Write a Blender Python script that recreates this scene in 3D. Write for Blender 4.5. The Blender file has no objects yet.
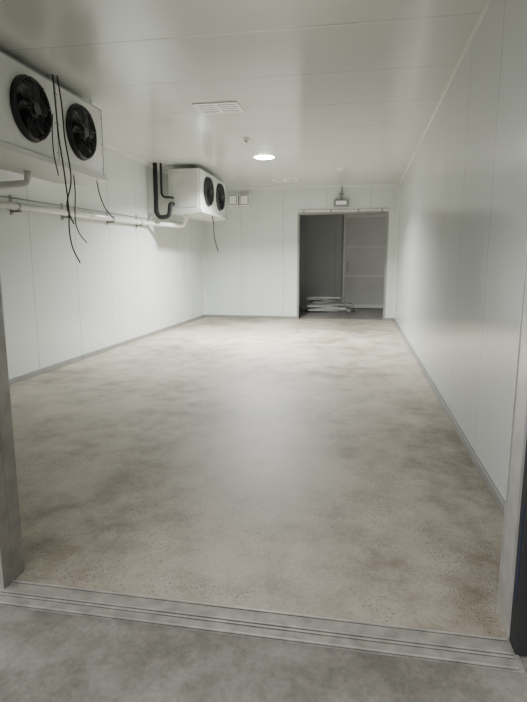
import bpy, bmesh, math, random
from mathutils import Vector, Matrix
random.seed(4)
S=bpy.context.scene
COL=S.collection

# ---------------------------------------------------------------- materials
def newmat(name):
    m=bpy.data.materials.new(name); m.use_nodes=True
    nt=m.node_tree; b=nt.nodes['Principled BSDF']
    return m,nt,b
def simple(name,col,rough=.5,metal=0,noise=.06,scale=12,bump=0.0,stretch=None):
    m,nt,b=newmat(name)
    tc=nt.nodes.new('ShaderNodeTexCoord'); n=nt.nodes.new('ShaderNodeTexNoise')
    n.inputs['Scale'].default_value=scale; n.inputs['Detail'].default_value=6
    if stretch:
        mp=nt.nodes.new('ShaderNodeMapping'); mp.inputs['Scale'].default_value=stretch
        nt.links.new(tc.outputs['Object'],mp.inputs[0]); nt.links.new(mp.outputs[0],n.inputs['Vector'])
    else: nt.links.new(tc.outputs['Object'],n.inputs['Vector'])
    r=nt.nodes.new('ShaderNodeValToRGB')
    r.color_ramp.elements[0].position=.3; r.color_ramp.elements[1].position=.7
    r.color_ramp.elements[0].color=(*[c*(1-noise) for c in col],1)
    r.color_ramp.elements[1].color=(*[min(1,c*(1+noise)) for c in col],1)
    nt.links.new(n.outputs['Fac'],r.inputs['Fac']); nt.links.new(r.outputs['Color'],b.inputs['Base Color'])
    b.inputs['Roughness'].default_value=rough; b.inputs['Metallic'].default_value=metal
    if bump:
        bp=nt.nodes.new('ShaderNodeBump'); bp.inputs['Strength'].default_value=bump; bp.inputs['Distance'].default_value=.01
        nt.links.new(n.outputs['Fac'],bp.inputs['Height']); nt.links.new(bp.outputs['Normal'],b.inputs['Normal'])
    return m
def math_node(nt,op,a,b=None,c=None):
    n=nt.nodes.new('ShaderNodeMath'); n.operation=op
    for i,v in enumerate((a,b,c)):
        if v is None: continue
        if isinstance(v,(int,float)): n.inputs[i].default_value=v
        else: nt.links.new(v,n.inputs[i])
    return n.outputs[0]
def panel(name,col,axis,pitch,offset,rough=.35,seam=.6,w=.012,wav=.006,stretch=(1,1,.15),groove_h=.004):
    """insulated sandwich panel: coated steel with joints every pitch metres"""
    m,nt,b=newmat(name)
    g=nt.nodes.new('ShaderNodeNewGeometry'); sp=nt.nodes.new('ShaderNodeSeparateXYZ')
    nt.links.new(g.outputs['Position'],sp.inputs[0]); c=sp.outputs[axis]
    f=math_node(nt,'FRACT',math_node(nt,'DIVIDE',math_node(nt,'ADD',c,100*pitch-offset),pitch))
    d=math_node(nt,'MULTIPLY',math_node(nt,'MINIMUM',f,math_node(nt,'SUBTRACT',1.0,f)),pitch)
    mask=math_node(nt,'LESS_THAN',d,w*.5)
    n=nt.nodes.new('ShaderNodeTexNoise'); n.inputs['Scale'].default_value=1.1; n.inputs['Detail'].default_value=5
    nt.links.new(g.outputs['Position'],n.inputs['Vector'])
    r=nt.nodes.new('ShaderNodeValToRGB')
    r.color_ramp.elements[0].position=.3; r.color_ramp.elements[1].position=.75
    r.color_ramp.elements[0].color=(*[x*.95 for x in col],1); r.color_ramp.elements[1].color=(*col,1)
    nt.links.new(n.outputs['Fac'],r.inputs['Fac'])
    mx=nt.nodes.new('ShaderNodeMix'); mx.data_type='RGBA'
    nt.links.new(mask,mx.inputs[0]); nt.links.new(r.outputs['Color'],mx.inputs[6])
    mx.inputs[7].default_value=(*[x*seam for x in col],1)
    nt.links.new(mx.outputs[2],b.inputs['Base Color'])
    mp=nt.nodes.new('ShaderNodeMapping'); mp.inputs['Scale'].default_value=stretch
    nt.links.new(g.outputs['Position'],mp.inputs[0])
    n2=nt.nodes.new('ShaderNodeTexNoise'); n2.inputs['Scale'].default_value=1.6; n2.inputs['Detail'].default_value=1
    nt.links.new(mp.outputs[0],n2.inputs['Vector'])
    groove=math_node(nt,'MULTIPLY',math_node(nt,'SMOOTH_MIN',math_node(nt,'DIVIDE',d,.02),1.0,.2),groove_h)
    h=math_node(nt,'ADD',groove,math_node(nt,'MULTIPLY',n2.outputs['Fac'],wav))
    bp=nt.nodes.new('ShaderNodeBump'); bp.inputs['Strength'].default_value=.6; bp.inputs['Distance'].default_value=1.0
    nt.links.new(h,bp.inputs['Height']); nt.links.new(bp.outputs['Normal'],b.inputs['Normal'])
    b.inputs['Roughness'].default_value=rough
    return m
def concrete(name,c0,c1,c2,rough=.5,big=.45,speck=True,seed=0.0,lo=.41,hi=.59,bump=.3,spec=.5,grain=.16,sx=1.15,sy=.95,smear=0):
    m,nt,b=newmat(name)
    g=nt.nodes.new('ShaderNodeNewGeometry')
    mp=nt.nodes.new('ShaderNodeMapping'); mp.inputs['Location'].default_value=(seed,seed*.7,0)
    mp.inputs['Scale'].default_value=(sx,sy,1)
    nt.links.new(g.outputs['Position'],mp.inputs[0])
    def noise(s,d=8,ro=.6,dist=0):
        n=nt.nodes.new('ShaderNodeTexNoise'); n.inputs['Scale'].default_value=s; n.inputs['Detail'].default_value=d
        n.inputs['Roughness'].default_value=ro; n.inputs['Distortion'].default_value=dist
        nt.links.new(mp.outputs[0],n.inputs['Vector']); return n.outputs['Fac']
    a=noise(big,6,.55); bb=noise(big*5,12,.72); cc=noise(45,5,.7)
    s=math_node(nt,'ADD',math_node(nt,'MULTIPLY',a,.5),math_node(nt,'MULTIPLY',bb,.5))
    r=nt.nodes.new('ShaderNodeValToRGB'); cr=r.color_ramp
    cr.elements[0].position=lo; cr.elements[0].color=(*c0,1)
    cr.elements[1].position=hi; cr.elements[1].color=(*c2,1)
    e=cr.elements.new((lo+hi)/2-.01); e.color=(*c1,1)
    nt.links.new(s,r.inputs['Fac'])
    mr=nt.nodes.new('ShaderNodeMapRange'); mr.inputs[1].default_value=.3; mr.inputs[2].default_value=.7
    mr.inputs[3].default_value=1-grain; mr.inputs[4].default_value=1+grain
    nt.links.new(cc,mr.inputs[0])
    vm=nt.nodes.new('ShaderNodeVectorMath'); vm.operation='SCALE'
    nt.links.new(r.outputs['Color'],vm.inputs[0]); nt.links.new(mr.outputs[0],vm.inputs['Scale'])
    out=vm.outputs[0]
    # pale trowel smears: long thin noise across the slab
    if smear:
        m2=nt.nodes.new('ShaderNodeMapping'); m2.inputs['Scale'].default_value=(1.2,3,1); m2.inputs['Rotation'].default_value=(0,0,.35)
        nt.links.new(g.outputs['Position'],m2.inputs[0])
        ns=nt.nodes.new('ShaderNodeTexNoise'); ns.inputs['Scale'].default_value=1.6; ns.inputs['Detail'].default_value=11; ns.inputs['Roughness'].default_value=.72; ns.inputs['Distortion'].default_value=.5
        nt.links.new(m2.outputs[0],ns.inputs['Vector'])
        q=nt.nodes.new('ShaderNodeMapRange'); q.inputs[1].default_value=.5; q.inputs[2].default_value=.68; q.inputs[3].default_value=0; q.inputs[4].default_value=smear
        nt.links.new(ns.outputs['Fac'],q.inputs[0])
        ms=nt.nodes.new('ShaderNodeMix'); ms.data_type='RGBA'
        nt.links.new(q.outputs[0],ms.inputs[0]); nt.links.new(out,ms.inputs[6]); ms.inputs[7].default_value=(*[x*1.15 for x in c2],1)
        out=ms.outputs[2]
    if speck:
        pit=noise(85,2,.5)
        k=math_node(nt,'MULTIPLY',math_node(nt,'GREATER_THAN',pit,.63),math_node(nt,'GREATER_THAN',noise(1.5,9,.72),.51))
        mx=nt.nodes.new('ShaderNodeMix'); mx.data_type='RGBA'
        nt.links.new(math_node(nt,'MULTIPLY',k,.8),mx.inputs[0]); nt.links.new(out,mx.inputs[6])
        mx.inputs[7].default_value=(.075,.065,.055,1); out=mx.outputs[2]
    nt.links.new(out,b.inputs['Base Color'])
    rr=nt.nodes.new('ShaderNodeMapRange'); rr.inputs[3].default_value=rough-.08; rr.inputs[4].default_value=rough+.12
    nt.links.new(bb,rr.inputs[0]); nt.links.new(rr.outputs[0],b.inputs['Roughness'])
    b.inputs['Specular IOR Level'].default_value=spec
    bp=nt.nodes.new('ShaderNodeBump'); bp.inputs['Strength'].default_value=bump; bp.inputs['Distance'].default_value=.004
    nt.links.new(cc,bp.inputs['Height']); nt.links.new(bp.outputs['Normal'],b.inputs['Normal'])
    return m

WHITE=(.64,.68,.645)
M_wallY=panel('panel_wall_long',WHITE,1,1.13,.75,rough=.26,wav=.004)
M_wallR=panel('panel_wall_gloss',(.60,.63,.62),1,1.13,.75,rough=.18,wav=.003,seam=.6,w=.010,groove_h=.002)
M_wallX=panel('panel_wall_end',WHITE,0,1.13,.2,rough=.3)
M_ceil=panel('panel_ceiling',(.63,.655,.63),1,1.13,.3,rough=.17,seam=.6,w=.01,stretch=(.15,1,1),wav=.003,groove_h=.0025)
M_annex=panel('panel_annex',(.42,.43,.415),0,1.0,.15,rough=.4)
M_floor=concrete('worn_concrete_floor',(.195,.165,.125),(.335,.296,.24),(.46,.415,.345),rough=.48,big=.55,seed=3.1,lo=.40,hi=.59,spec=.45,bump=.3,grain=.17,smear=.2)
M_out=concrete('outdoor_concrete',(.155,.145,.127),(.225,.212,.188),(.30,.283,.255),rough=.75,big=1.0,speck=False,seed=8.0,lo=.41,hi=.6,bump=.5,spec=.3,grain=.16,smear=.4)
M_alu=simple('weathered_aluminium',(.36,.355,.335),.42,.6,.2,9,.05)
M_jambr=simple('bright_aluminium',(.48,.48,.47),.32,.6,.14,9,.03)
M_alud=simple('dull_galvanised_steel',(.30,.30,.28),.5,.5,.15,14,.05)
M_skirt=simple('grey_skirting',(.28,.28,.265),.4,.3,.08,5)
M_trim=simple('white_coated_trim',(.70,.71,.68),.3,0,.04)
M_sill=simple('dusty_sill_metal',(.33,.315,.285),.5,.3,.25,14,.05)
M_sillr=simple('worn_sill_ridge',(.50,.485,.455),.35,.5,.2,14)
M_silld=simple('sill_groove_dirt',(.11,.10,.085),.8,0,.3,14)
M_black=simple('black_rubber',(.012,.012,.013),.7,0,.1)
M_blackp=simple('black_painted_metal',(.02,.02,.022),.4,.2,.1)
M_blade=simple('dark_fan_blade',(.045,.047,.052),.35,.3,.1)
M_dark=simple('dark_coil_fins',(.02,.02,.022),.6,.3,.2,60)
M_case=simple('white_powder_coat',(.68,.70,.67),.35,0,.03)
M_tray=simple('light_grey_tray',(.54,.55,.52),.4,0,.04)
M_edge=simple('grey_casing_edge',(.34,.35,.33),.4,.2,.04)
M_pvc=simple('white_plastic_pipe',(.76,.76,.73),.2,.1,.04)
M_cable=simple('black_cable',(.02,.02,.02),.5,0,.1)
M_greyp=simple('grey_plastic',(.22,.23,.25),.45,0,.08)
M_plast=simple('off_white_plastic',(.85,.86,.83),.4,0,.03)
M_scrap=simple('scrap_pale_profile',(.40,.40,.38),.4,.3,.2)
M_scrapg=simple('scrap_grey_profile',(.24,.24,.23),.45,.3,.2)
M_scrapd=simple('scrap_dark_profile',(.12,.12,.12),.5,.4,.2)
M_doorp=simple('grey_door_skin',(.52,.52,.49),.4,0,.06,2)
M_doore=simple('grey_door_edge',(.66,.66,.63),.4,.1,.06,2)
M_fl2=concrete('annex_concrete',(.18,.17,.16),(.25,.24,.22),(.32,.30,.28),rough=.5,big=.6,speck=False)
M_blue=simple('blue_film',(.015,.03,.09),.7,0,.1)
def emis(name,col,s):
    m,nt,b=newmat(name); b.inputs['Emission Color'].default_value=(*col,1); b.inputs['Emission Strength'].default_value=s
    b.inputs['Base Color'].default_value=(.8,.8,.8,1); return m
M_lit=emis('lit_diffuser',(1,.99,.95),100)
M_diff=emis('added_glow_diffuser',(1,1,.96),.4)  # faint emission added so the louvred panes look whiter, not a working lamp

# ---------------------------------------------------------------- mesh helpers
def mk(name,bm,mat,loc=(0,0,0),parent=None,smooth=False,bevel=0):
    me=bpy.data.meshes.new(name); 
    if smooth:
        for f in bm.faces: f.smooth=True
    bm.normal_update(); bm.to_mesh(me); bm.free()
    ob=bpy.data.objects.new(name,me); ob.location=loc
    if isinstance(mat,(list,tuple)):
        for m in mat: me.materials.append(m)
    else: me.materials.append(mat)
    if parent: ob.parent=parent
    COL.objects.link(ob)
    if bevel:
        md=ob.modifiers.new('bevel','BEVEL'); md.width=bevel; md.segments=2; md.limit_method='ANGLE'
    return ob
def abox(bm,a,b,mi=0,rot=None):
    c=[(a[i]+b[i])/2 for i in range(3)]; s=[abs(b[i]-a[i]) for i in range(3)]
    M=Matrix.Translation(c)@(rot or Matrix.Identity(4))@Matrix.Diagonal((*s,1))
    r=bmesh.ops.create_cube(bm,size=1,matrix=M)
    for v in r['verts']:
        for f in v.link_faces: f.material_index=mi
def boxes(name,lst,mat,**k):
    bm=bmesh.new()
    for t in lst: abox(bm,t[0],t[1],t[2] if len(t)>2 else 0)
    return mk(name,bm,mat,**k)
def acyl(bm,c,axis,r,h,seg=24,r2=None,mi=0):
    q=Vector((0,0,1)).rotation_difference(Vector(axis)).to_matrix().to_4x4()
    res=bmesh.ops.create_cone(bm,cap_ends=True,segments=seg,radius1=r,radius2=r if r2 is None else r2,depth=h,matrix=Matrix.Translation(c)@q)
    for v in res['verts']:
        for f in v.link_faces: f.material_index=mi
def spline(P,n=8):
    P=[Vector(p) for p in P]; out=[]
    Q=[P[0]*2-P[1]]+P+[P[-1]*2-P[-2]]
    for i in range(1,len(Q)-2):
        for k in range(n):
            t=k/n; p0,p1,p2,p3=Q[i-1],Q[i],Q[i+1],Q[i+2]
            out.append(.5*((2*p1)+(p2-p0)*t+(2*p0-5*p1+4*p2-p3)*t*t+(3*p1-p0-3*p2+p3)*t**3))
    out.append(P[-1]); return out
def fillet(P,r=.08,n=6):
    P=[Vector(p) for p in P]; out=[P[0]]
    for i in range(1,len(P)-1):
        a=(P[i-1]-P[i]); b=(P[i+1]-P[i]); rr=min(r,a.length*.45,b.length*.45)
        A=P[i]+a.normalized()*rr; B=P[i]+b.normalized()*rr
        for k in range(n+1):
            t=k/n; out.append(A*(1-t)**2+P[i]*2*t*(1-t)+B*t*t)
    out.append(P[-1]); return out
def atube(bm,pts,r,seg=10,closed=False):
    n=len(pts); rings=[]
    t0=(pts[1]-pts[0]).normalized(); up=Vector((0,0,1)) if abs(t0.z)<.9 else Vector((1,0,0))
    nrm=t0.cross(up).normalized()
    for i,p in enumerate(pts):
        if closed: t=(pts[(i+1)%n]-pts[i-1]).normalized()
        else: t=(pts[min(i+1,n-1)]-pts[max(i-1,0)]).normalized()
        nrm=(nrm-t*nrm.dot(t)).normalized(); bi=t.cross(nrm)
        rings.append([bm.verts.new(p+(nrm*math.cos(2*math.pi*k/seg)+bi*math.sin(2*math.pi*k/seg))*r) for k in range(seg)])
    m=n if closed else n-1
    for i in range(m):
        A,B=rings[i],rings[(i+1)%n]
        for k in range(seg):
            f=bm.faces.new((A[k],A[(k+1)%seg],B[(k+1)%seg],B[k])); f.smooth=True
    if not closed:
        bm.faces.new(rings[0][::-1]); bm.faces.new(rings[-1])
def tube(name,pts,r,mat,seg=10,**k):
    bm=bmesh.new(); atube(bm,pts,r,seg); return mk(name,bm,mat,**k)
def tag(ob,label,cat,group=None):
    ob['label']=label; ob['category']=cat
    if group: ob['group']=group
    return ob
def struct(ob): ob['kind']='structure'; return ob
def empty(name,loc):
    e=bpy.data.objects.new(name,None); e.location=loc; e.empty_display_size=.1; COL.objects.link(e); return e

# ---------------------------------------------------------------- room
H=3.46; XL,XR=-4.28,.905; YF0,YF,YB=2.0,2.13,14.2
DL,DR=-1.60,.645
OX0,OX1,OZ=-1.64,.62,2.76
struct(boxes('floor',[((XL-.12,YF0,-.12),(XR+.12,YB+.13,0))],M_floor))
struct(boxes('floor_outside',[((-9,-8,-.14),(6,YF0-.0,-.008))],M_out))
struct(boxes('wall_left',[((XL-.12,YF,0),(XL,YB,H))],M_wallY))
struct(boxes('wall_right',[((XR,YF,0),(XR+.12,YB,H))],M_wallR))
struct(boxes('wall_back',[((XL-.12,YB,0),(OX0,YB+.12,H)),((OX1,YB,0),(XR+.12,YB+.12,H)),((OX0,YB,OZ),(OX1,YB+.12,H))],M_wallX))
struct(boxes('wall_front',[((-7,YF0,0),(DL,YF,H+.1)),((DR,YF0,0),(5,YF,H+.1)),((DL,YF0,2.95),(DR,YF,H+.1))],M_wallX))
struct(boxes('ceiling',[((XL-.12,YF0,H),(XR+.12,YB+.12,H+.1))],M_ceil))
# adjoining room beyond the far opening
AY=17.9
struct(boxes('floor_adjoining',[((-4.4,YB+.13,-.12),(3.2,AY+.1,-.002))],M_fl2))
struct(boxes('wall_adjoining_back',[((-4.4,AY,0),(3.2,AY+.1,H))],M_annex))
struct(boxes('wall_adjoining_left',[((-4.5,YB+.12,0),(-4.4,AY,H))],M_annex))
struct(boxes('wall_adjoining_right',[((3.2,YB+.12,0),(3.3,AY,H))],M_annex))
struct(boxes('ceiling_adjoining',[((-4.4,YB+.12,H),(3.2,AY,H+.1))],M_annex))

# skirtings (metal angles on the floor/wall joints)
def skirt(name,a,b): return struct(boxes(name,[(a,b)],M_skirt,bevel=.004))
skirt('baseboard_right',(XR-.022,YF,0),(XR,YB,.07))
skirt('baseboard_left',(XL,YF,0),(XL+.022,YB,.07))
struct(boxes('baseboard_back',[((XL+.022,YB-.018,0),(OX0-.04,YB,.07)),((OX1+.04,YB-.018,0),(XR-.022,YB,.07))],M_skirt))
struct(boxes('baseboard_front',[((XL+.022,YF,0),(DL-.05,YF+.018,.07)),((DR+.06,YF,0),(XR-.022,YF+.018,.07))],M_skirt))
# ceiling and corner trims
struct(boxes('trim_1',[((XR-.022,YF,H-.006),(XR,YB,H)),((XR-.006,YF,H-.022),(XR,YB,H))],M_trim))
struct(boxes('trim_2',[((XL,YF,H-.012),(XL+.05,YB,H)),((XL,YF,H-.05),(XL+.012,YB,H))],M_trim))
struct(boxes('trim_3',[((XL+.05,YB-.05,H-.012),(XR-.03,YB,H)),((XL+.05,YB-.012,H-.05),(XR-.03,YB,H-.012))],M_trim))
struct(boxes('trim_4',[((XL,YB-.05,.07),(XL+.012,YB,H-.05)),((XL+.012,YB-.012,.07),(XL+.05,YB,H-.05))],M_trim))
struct(boxes('trim_5',[((XR-.012,YB-.05,.07),(XR,YB,H-.06)),((XR-.05,YB-.012,.07),(XR-.012,YB,H-.06))],M_trim))
# far doorway frame
struct(boxes('trim_6',[((OX0-.04,YB-.012,0),(OX0,YB,OZ+.04)),((OX1,YB-.012,0),(OX1+.04,YB,OZ+.04)),((OX0,YB-.012,OZ),(OX1,YB,OZ+.04)),
   ((OX0-.001,YB,0),(OX0+.014,YB+.12,OZ)),((OX1-.014,YB,0),(OX1+.001,YB+.12,OZ)),((OX0+.014,YB,OZ-.014),(OX1-.014,YB+.12,OZ))],M_skirt,bevel=.002))
# near doorway jamb linings (folded aluminium) + head
struct(boxes('trim_7',[((DL,YF0-.02,0),(DL+.012,YF+.005,2.95)),((DL-.07,YF0-.02,0),(DL,YF0-.008,3.02)),((DL-.05,YF,0),(DL,YF+.014,3.0)),((DL+.012,YF0+.05,0),(DL+.015,YF0+.056,2.95))],M_alu,bevel=.001))
struct(boxes('trim_8',[((DR-.012,YF0+.05,0),(DR,YF+.12,2.95)),((DR,YF,0),(DR+.012,YF+.12,3.0)),((DR+.012,YF,0),(DR+.14,YF+.014,3.0)),((DR-.018,YF0+.065,0),(DR-.012,YF0+.08,2.95)),((DR-.016,YF+.10,0),(DR-.012,YF+.11,2.95))],M_jambr,bevel=.001))
struct(boxes('trim_9',[((DL+.012,YF0-.02,2.938),(DR-.012,YF+.005,2.95)),((DL-.07,YF0-.02,2.95),(DR,YF0-.008,3.02))],M_alu))
# black rubber seal wrapped round the outer edge of the opening, with a strip of dark blue film
struct(boxes('trim_10',[((DR-.014,YF0-.035,0),(DR+.10,YF0-.008,3.02)),((DR-.014,YF0-.008,0),(DR,YF0+.05,2.95))],M_black,bevel=.004))
struct(boxes('trim_12',[((DR-.017,YF0+.004,.2),(DR-.014,YF0+.008,.6))],M_blue))
# sill: pressed metal plate with shallow ridges and dirty grooves
bm=bmesh.new()
abox(bm,(DL-.07,1.885,-.008),(DR+.0,2.05,.003),0)
for y,w2 in ((1.889,.004),(1.945,.0025),(1.965,.0025),(2.044,.004)):
    abox(bm,(DL+.012,y-w2,.003),(DR-.022,y+w2,.007),1)
    abox(bm,(DL+.012,y-w2-.005,.003),(DR-.022,y-w2,.0035),2)
struct(mk('trim_11',bm,[M_sill,M_sillr,M_silld]))

# ---------------------------------------------------------------- evaporator unit coolers
L=2.05; D=.67; HH=.81; T=.018; FR=.27; FC=(-.475,.475); FZ=.42
def build_unit(loc):
    e=empty('evaporator_unit',loc)      # origin: middle of back edge underneath
    bm=bmesh.new(); h=L/2
    abox(bm,(0,-h,0),(T,h,HH)); abox(bm,(0,-h,HH-T),(D,h,HH)); abox(bm,(0,-h,0),(D,h,T))
    abox(bm,(0,-h,0),(D,-h+T,HH)); abox(bm,(0,h-T,0),(D,h,HH))
    abox(bm,(T,-.009,T),(D-.01,.009,HH-T))
    # front plate with two round openings
    N=64
    for y0 in FC:
        ya,yb=(-h,0) if y0<0 else (0,h)
        inner=[];outer=[];ib=[]
        for k in range(N):
            a=2*math.pi*k/N; c,s=math.cos(a),math.sin(a)
            inner.append(bm.verts.new((D,y0+FR*c,FZ+FR*s))); ib.append(bm.verts.new((D-.03,y0+FR*c,FZ+FR*s)))
            tx=((yb-y0)/c if c>0 else (ya-y0)/c) if abs(c)>1e-6 else 1e9
            tz=((HH-FZ)/s if s>0 else (0-FZ)/s) if abs(s)>1e-6 else 1e9
            t=min(tx,tz); outer.append([y0+t*c,FZ+t*s])
        for cy in (ya,yb):
            for cz in (0,HH):
                j=min(range(N),key=lambda i:(outer[i][0]-cy)**2+(outer[i][1]-cz)**2); outer[j]=[cy,cz]
        ov=[bm.verts.new((D,p[0],p[1])) for p in outer]
        for k in range(N):
            j=(k+1)%N
            bm.faces.new((inner[k],ov[k],ov[j],inner[j])); bm.faces.new((ib[k],inner[k],inner[j],ib[j]))
    mk('casing',bm,M_case,parent=e)
    # folded edge strips and centre joint of the front plate
    bm=bmesh.new()
    abox(bm,(D,-h,HH-.014),(D+.006,h,HH)); abox(bm,(D,-h,.012),(D+.006,h,.028))
    abox(bm,(D,-.008,.028),(D+.004,.008,HH-.014)); abox(bm,(D,-h,.028),(D+.004,-h+.012,HH-.014)); abox(bm,(D,h-.012,.028),(D+.004,h,HH-.014))
    for y in (-h+.03,.03,-.03,h-.03):
        for z in (.1,.4,.7): acyl(bm,(D+.003,y,z),(1,0,0),.008,.006,8)
    mk('front_frame',bm,M_edge,parent=e)
    # coil block inside
    bm=bmesh.new(); abox(bm,(.05,-h+.05,.04),(.36,h-.05,HH-.04))
    for i in range(60):
        y=-h+.07+i*(L-.14)/59
        abox(bm,(.36,y-.003,.04),(.372,y+.003,HH-.04))
    mk('cooling_coil',bm,M_dark,parent=e)
    # drip tray, shallow V wider than the casing
    bm=bmesh.new()
    prof=[(-.02,.012),(D+.045,.012),(D+.045,-.045),(D*.62,-.075),(D*.4,-.075),(-.02,-.045)]
    A=[bm.verts.new((x,-h-.03,z)) for x,z in prof]; B=[bm.verts.new((x,h+.03,z)) for x,z in prof]
    for i in range(6):
        j=(i+1)%6; bm.faces.new((A[i],A[j],B[j],B[i]))
    bm.faces.new(A[::-1]); bm.faces.new(B); bmesh.ops.recalc_face_normals(bm,faces=bm.faces)
    t=mk('drip_tray',bm,M_tray,parent=e,bevel=.003)
    # end access panel with screws and louvres (near end)
    bm=bmesh.new(); abox(bm,(.05,-h-.008,.05),(D-.05,-h,HH-.05))
    for x in (.08,D-.08):
        for z in (.08,HH-.08): acyl(bm,(x,-h-.011,z),(0,1,0),.012,.008,10)
    for i in range(4): abox(bm,(.2,-h-.016,.46+i*.035),(.47,-h-.008,.475+i*.035))
    mk('access_panel',bm,M_tray,parent=e,bevel=.003)
    for y in (-h+.1,0,h-.1):
        for x in (.08,D-.08):
            bm=bmesh.new()
            gap=H-loc[2]-HH
            acyl(bm,(0,0,gap/2),(0,0,1),.006,gap,8)
            abox(bm,(-.03,-.03,0),(.03,.03,.006)); acyl(bm,(0,0,.012),(0,0,1),.012,.014,6)
            mk('mounting_rod',bm,M_alud,loc=(x,y,HH),parent=e)
    for y0 in FC:
        # bell-mouth ring of the fan
        bm=bmesh.new(); prof=[(D-.02,FR-.004),(D+.05,FR-.004),(D+.06,FR+.006),(D+.05,FR+.02),(D+.004,FR+.035),(D+.001,FR+.035)]
        rings=[]
        for k in range(48):
            a=2*math.pi*k/48; rings.append([bm.verts.new((x,r*math.cos(a),FZ+r*math.sin(a))) for x,r in prof])
        for k in range(48):
            A,B=rings[k],rings[(k+1)%48]
            for i in range(len(prof)-1):
                f=bm.faces.new((A[i],A[i+1],B[i+1],B[i])); f.smooth=True
        fan=mk('fan',bm,M_blackp,loc=(0,y0,0),parent=e)
        fan['label']='black axial fan with wire guard'
        # rotor: hub + sickle blades
        bm=bmesh.new(); acyl(bm,(D+.0,0,FZ),(1,0,0),.085,.09,28)
        acyl(bm,(D+.05,0,FZ),(1,0,0),.078,.014,28,r2=.06)
        mk('motor_hub',bm,M_blackp,parent=fan)
        bm=bmesh.new(); NB=6
        for b in range(NB):
            base=2*math.pi*b/NB; rows=[]
            for i in range(8):
                t=i/7; r=.08+t*.180; sweep=.5*t*t
                wd=.34+.14*math.sin(t*math.pi*.8)
                row=[]
                for j in range(6):
                    u=j/5-.5; a=base+sweep+u*wd*1.4
                    row.append(bm.verts.new((D+.012+u*-.09*(1-.3*t)+.008*math.cos(u*3.1),r*math.cos(a),FZ+r*math.sin(a))))
                rows.append(row)
            for i in range(7):
                for j in range(5):
                    f=bm.faces.new((rows[i][j],rows[i+1][j],rows[i+1][j+1],rows[i][j+1])); f.smooth=True
        o=mk('fan_blades',bm,M_blade,parent=fan)
        md=o.modifiers.new('thick','SOLIDIFY'); md.thickness=.004
        # wire guard
        bm=bmesh.new()
        for q in range(1,9):
            r=.06+q*.028; xx=D+.075-.012*(q/8)**2
            if q==8: r=FR+.012; xx=D+.058
            atube(bm,[Vector((xx,r*math.cos(2*math.pi*k/40),FZ+r*math.sin(2*math.pi*k/40))) for k in range(40)],.0022,5,closed=True)
        for k in range(8):
            a=2*math.pi*k/8+.2
            pts=[Vector((D+.078,.05*math.cos(a),FZ+.05*math.sin(a))),Vector((D+.078,.18*math.cos(a),FZ+.18*math.sin(a))),
                 Vector((D+.066,(FR+.01)*math.cos(a),FZ+(FR+.01)*math.sin(a))),Vector((D+.004,(FR+.035)*math.cos(a),FZ+(FR+.035)*math.sin(a)))]
            atube(bm,pts,.004,6)
        acyl(bm,(D+.08,0,FZ),(1,0,0),.055,.006,24)
        mk('fan_guard',bm,M_blackp,parent=fan)
    return e
def copy_tree(o,loc,parent=None):
    c=o.copy(); c.parent=parent
    COL.objects.link(c)
    for k in list(o.children): copy_tree(k,k.location.copy(),c)
    c.location=loc
    return c
UX=-3.23-D; UZ=2.56
u1=build_unit((UX,5.445,UZ))
tag(u1,'white twin-fan evaporator cooler with loose black cables dangling from it','evaporator','ceiling-hung evaporator coolers')
u2=copy_tree(u1,(UX,11.6,UZ))
tag(u2,'white twin-fan evaporator cooler with black insulated pipes at its end','evaporator','ceiling-hung evaporator coolers')

# cables dangling from the coolers
fx=-3.14
def cab(pts,r,label):
    o=tube('hanging_cable',spline(pts),r,M_cable,seg=8); tag(o,label,'cable','loose hanging cables'); return o
cab([(fx+.01,5.25,3.38),(fx+.01,5.27,3.1),(fx,5.31,2.8),(fx+.01,5.35,2.5),(fx-.01,5.44,2.1),(fx,5.41,1.85),(fx,5.46,1.66),(fx,5.60,1.5)],.008,'long black cable hanging past the fan cooler, end curled')
cab([(fx+.04,5.28,3.38),(fx+.05,5.32,3.1),(fx+.05,5.34,2.8),(fx+.05,5.42,2.4),(fx+.03,5.34,2.1),(fx+.04,5.44,1.92)],.008,'thin black cable hanging between two fans')
cab([(fx+.0,5.22,3.0),(fx+.02,5.16,2.8),(fx,5.20,2.6),(fx,5.26,2.4)],.006,'thin black cable hanging in a loose loop')
cab([(-3.3,5.85,2.50),(-3.3,5.86,2.3),(-3.3,5.83,2.0),(-3.29,5.88,1.85),(-3.28,6.03,1.74)],.007,'short black cable hanging below the drip tray')
cab([(-3.25,6.3,2.51),(-3.25,6.36,2.35),(-3.24,6.46,2.2),(-3.23,6.66,2.08)],.007,'short black cable with a curled end below the tray')
cab([(-3.24,11.5,2.51),(-3.22,11.53,2.3),(-3.22,11.57,2.05),(-3.2,11.8,1.75)],.012,'black cable hanging beneath the farther cooler')
# black insulated refrigerant pipes at the end of the farther unit
def ins(pts,r,label):
    o=tube('insulated_pipe',fillet(pts,.14,8),r,M_black,seg=14); tag(o,label,'pipe','black insulated refrigerant pipes'); return o
ins([(-4.10,10.40,H),(-4.10,10.40,2.50),(-4.02,10.38,2.40),(-3.82,10.38,2.42),(-3.80,10.40,2.66),(-3.80,10.55,2.68)],.045,'thick black insulated refrigerant pipe looping into the cooler end')
ins([(-3.985,10.42,H),(-3.985,10.42,2.86),(-3.93,10.42,2.80),(-3.80,10.44,2.80),(-3.79,10.55,2.80)],.022,'thinner black insulated pipe dropping beside the cooler end')

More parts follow.
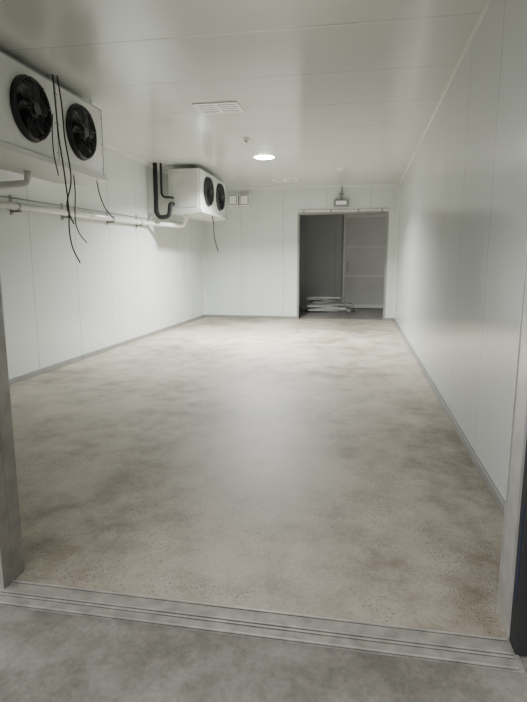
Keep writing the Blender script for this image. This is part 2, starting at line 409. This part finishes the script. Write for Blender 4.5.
# condensate drain along the wall
PX=XL+.085
e=empty('drain_pipe',(PX,5.8,2.17))
O=Vector((PX,5.8,2.17))
def rel(P): return [Vector(p)-O for p in P]
tube('pipe_run',fillet(rel([(PX,YF+.02,2.10),(PX,10.35,2.28),(-3.66,10.82,2.26),(-3.62,10.84,2.48)]),.12),.043,M_pvc,seg=16,parent=e)
tube('pipe_branch',fillet(rel([(-3.62,5.45,2.48),(-3.62,5.45,2.36),(-3.95,5.35,2.33),(PX+.02,5.05,2.2),(PX,4.9,2.17)]),.08),.040,M_pvc,seg=16,parent=e)
for p,ax,h in (((PX,7.9,2.227),(0,1,.022),.12),((PX,10.2,2.277),(0,1,.022),.1),((-3.622,10.84,2.43),(0,0,1),.06),((PX,4.9,2.161),(0,1,0),.14)):
    bm=bmesh.new(); acyl(bm,(0,0,0),ax,.052,h,18)
    mk('pipe_coupling',bm,M_pvc,loc=Vector(p)-O,parent=e)
for y in (3.4,6.05,7.2,8.6,9.8):
    z=2.10+(y-2.15)*.022
    bm=bmesh.new()
    abox(bm,(XL-PX+.001,-.025,-.10),(XL-PX+.01,.025,.14))
    abox(bm,(XL-PX+.001,-.015,-.07),(.06,.015,-.048))
    acyl(bm,(0,0,0),(0,1,0),.050,.03,18)
    mk('pipe_clamp',bm,M_alud,loc=(0,y-5.8,z-2.17),parent=e)
tag(e,'white plastic condensate drain pipe clamped along the panel wall','pipe')
o=tube('conduit',[Vector((XL+.02,YF+.02,2.21)),Vector((XL+.02,10.9,2.39)),Vector((XL+.02,11.1,2.42)),Vector((XL+.02,12.6,2.44))],.007,M_edge,seg=10)
tag(o,'thin grey conduit running above the drain pipe','conduit')

# ---------------------------------------------------------------- ceiling fittings
def light_fix(y):
    e=empty('ceiling_light',(-1.85,y,H)); w,d=.29,.23
    bm=bmesh.new()
    abox(bm,(-w,-d,-.012),(w,-d+.05,0)); abox(bm,(-w,d-.05,-.012),(w,d,0)); abox(bm,(-w,-d+.05,-.012),(-w+.05,d-.05,0)); abox(bm,(w-.05,-d+.05,-.012),(w,d-.05,0))
    abox(bm,(-.03,-d+.05,-.012),(.03,d-.05,0))
    mk('light_frame',bm,M_plast,parent=e,bevel=.003)
    for s in (-1,1):
        a,b=(.03,w-.05) if s>0 else (-w+.05,-.03)
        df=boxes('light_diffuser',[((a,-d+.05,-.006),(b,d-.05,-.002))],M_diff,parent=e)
        bm=bmesh.new()
        for i in range(4):
            yy=-d+.1+i*.087; abox(bm,(a,yy-.014,-.012),(b,yy+.014,-.006))
        mk('louvre',bm,M_edge,parent=df)
    tag(e,'rectangular white recessed ceiling light with two louvred panes, faint glow added','ceiling light','louvred ceiling lights')
    return e
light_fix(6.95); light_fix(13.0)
e=empty('ceiling_lamp',(-1.85,10.2,H))
bm=bmesh.new()
R0=.19
prof=[(R0-.002,0),(R0+.006,0),(R0+.006,-.004),(R0+.003,-.008),(R0-.002,-.006)]; rings=[]
for k in range(40):
    a=2*math.pi*k/40; rings.append([bm.verts.new((r*math.cos(a),r*math.sin(a),z)) for r,z in prof])
for k in range(40):
    A,B=rings[k],rings[(k+1)%40]
    for i in range(4):
        f=bm.faces.new((A[i],A[i+1],B[i+1],B[i])); f.smooth=True
mk('lamp_housing',bm,M_plast,parent=e)
bm=bmesh.new(); rows=[]
for i in range(7):
    t=i/6; r=(R0-.003)*math.cos(t*math.pi/2*.93); z=-.005-.02*math.sin(t*math.pi/2)
    rows.append([bm.verts.new((r*math.cos(2*math.pi*k/40),r*math.sin(2*math.pi*k/40),z)) for k in range(40)])
for i in range(6):
    for k in range(40):
        f=bm.faces.new((rows[i][k],rows[i+1][k],rows[i+1][(k+1)%40],rows[i][(k+1)%40])); f.smooth=True
bm.faces.new(rows[-1][::-1])
mk('lamp_diffuser',bm,M_lit,parent=e)
tag(e,'round white flush ceiling lamp, switched on and glowing','ceiling light')
def detector(name,x,y,label):
    e=empty(name,(x,y,H)); bm=bmesh.new(); acyl(bm,(0,0,-.012),(0,0,1),.06,.024,28); mk('detector_base',bm,M_plast,parent=e,bevel=.004)
    bm=bmesh.new(); acyl(bm,(0,0,-.04),(0,0,1),.032,.035,24,r2=.05); acyl(bm,(0,0,-.066),(0,0,1),.022,.02,20); mk('detector_head',bm,M_tray,parent=e,smooth=False)
    tag(e,label,'smoke detector'); return e
detector('smoke_detector',-1.86,8.65,'round white smoke detector fixed to the panel ceiling')
detector('motion_sensor',-.49,11.74,'small round ceiling sensor near the far doorway')

# wall boxes on the back wall
for i,x in enumerate((-3.40,-3.09)):
    e=empty('electrical_box',(x,YB,3.0))
    boxes('box_body',[((-.135,-.12,0),(.135,0,.29))],M_plast,parent=e,bevel=.01)
    boxes('box_seal',[((-.118,-.126,.017),(.118,-.12,.273))],M_greyp,parent=e)
    bm=bmesh.new(); abox(bm,(-.095,-.137,.04),(.095,-.126,.25))
    for sx in (-.085,.085):
        for sz in (.05,.24): acyl(bm,(sx,-.139,sz),(0,1,0),.008,.006,10)
    mk('box_lid',bm,M_plast,parent=e,bevel=.004)
    tag(e,'small square white electrical junction box on the panel wall','electrical box','wall junction boxes')
# door controller
e=empty('door_operator',(-.545,YB,2.93))
boxes('operator_housing',[((-.19,-.16,0),(.19,0,.17))],M_greyp,parent=e,bevel=.015)
boxes('operator_cover',[((-.13,-.172,.04),(.13,-.16,.13))],M_plast,parent=e,bevel=.004)
tube('operator_conduit',[Vector((0,-.03,.17)),Vector((0,-.03,.52))],.014,M_greyp,parent=e)
bm=bmesh.new(); abox(bm,(-.06,-.1,.29),(.06,0,.33)); mk('conduit_bracket',bm,M_alud,parent=e)
tag(e,'grey door operator box with conduit above the doorway','door operator')
# short track above opening
e=empty('door_track',(-.51,YB-.012,OZ+.055))
boxes('track_rail',[((-1.17,-.045,-.01),(1.17,-.005,.03))],M_trim,parent=e,bevel=.004)
for x in (-1.0,-.3,.4,1.0):
    boxes('track_bracket',[((-.02,-.055,-.015),(.02,.012,.045))],M_skirt,loc=(x,0,0),parent=e)
tag(e,'metal sliding-door track fixed above the far doorway','door track')

# ---------------------------------------------------------------- adjoining room: sliding panel door + scrap pile
e=empty('door_1',(.35,AY,0)); e['kind']='structure'
boxes('door_leaf',[((-.9,-.08,.02),(1.1,-.0,3.0))],M_doorp,parent=e,bevel=.01)
boxes('door_rail',[((-.9,-.11,1.05),(1.1,-.08,1.09)),((-.9,-.095,.02),(1.1,-.08,.14)),((-.9,-.10,2.0),(1.1,-.08,2.025)),((-.9,-.12,2.95),(1.1,-.08,3.04))],M_doore,parent=e)
boxes('door_edge',[((-.93,-.11,.0),(-.89,0,3.1))],M_doore,parent=e)
boxes('door_handle',[((-.8,-.14,1.2),(-.77,-.12,1.55)),((-.8,-.12,1.2),(-.77,-.08,1.23)),((-.8,-.12,1.52),(-.77,-.08,1.55))],M_alud,parent=e)
# offcuts heaped in crossing layers
z=-.002
cols=[(M_scrap,'pale'),(M_scrapg,'grey'),(M_scrapg,'grey'),(M_scrapd,'dark'),(M_scrap,'pale')]
for lay in range(9):
    hh=(.06,.05,.07,.05,.06,.05,.05,.04,.04)[lay]
    n=3 if lay<5 else 2
    ang=(-6,5,-7,8,-9,13,-11,15,-6)[lay]
    base=(-.95,-.88,-.98,-.90,-.98,-.92,-1.05,-.95,-1.1)[lay]
    for j in range(n):
        l=random.uniform(1.15,1.5) if lay<5 else random.uniform(.7,1.2); w2=random.uniform(.09,.15)
        m,cn=random.choice(cols)
        bm=bmesh.new()
        abox(bm,(-l/2,-w2/2,0),(l/2,w2/2,.006)); abox(bm,(-l/2,-w2/2,.006),(l/2,-w2/2+.005,hh)); abox(bm,(-l/2,w2/2-.005,.006),(l/2,w2/2,hh))
        off=(j-(n-1)/2)*.19; A=math.radians(ang)
        o=mk('metal_profile',bm,m,loc=(base+random.uniform(-.12,.12)-off*math.sin(A),16.3+off*math.cos(A),z)); o.rotation_euler=(0,0,A)
        tag(o,cn+' metal channel offcut lying in the scrap pile','metal profile','metal offcuts in the scrap pile')
    z+=hh

# ---------------------------------------------------------------- lights
l=bpy.data.lights.new('lamp_light','AREA'); l.shape='DISK'; l.size=.36; l.energy=560; l.color=(.98,1,.99); l.spread=math.radians(142)
o=bpy.data.objects.new('lamp_light',l); o.location=(-1.85,10.2,H-.03); COL.objects.link(o)
# overcast sky; rear-left gradient added to leave the near-left floor darker
w=bpy.data.worlds.new('World'); S.world=w; w.use_nodes=True
nt=w.node_tree; bg=nt.nodes['Background']
tc=nt.nodes.new('ShaderNodeTexCoord'); dp=nt.nodes.new('ShaderNodeVectorMath'); dp.operation='DOT_PRODUCT'
dp.inputs[1].default_value=(-.72,-.62,.3)
nt.links.new(tc.outputs['Generated'],dp.inputs[0])
mr=nt.nodes.new('ShaderNodeMapRange'); mr.inputs[1].default_value=-.3; mr.inputs[2].default_value=1; mr.inputs[3].default_value=.08; mr.inputs[4].default_value=2.5
nt.links.new(dp.outputs['Value'],mr.inputs[0]); nt.links.new(mr.outputs[0],bg.inputs[1])
bg.inputs[0].default_value=(1,1,.99,1)

# ---------------------------------------------------------------- camera
cd=bpy.data.cameras.new('Camera'); cd.sensor_width=36; cd.lens=527/702*36; cd.clip_start=.05
c=bpy.data.objects.new('Camera',cd); c.location=(0,0,1.5)
c.rotation_euler=(math.radians(90-9.5),0,math.radians(10.35)); COL.objects.link(c); S.camera=c
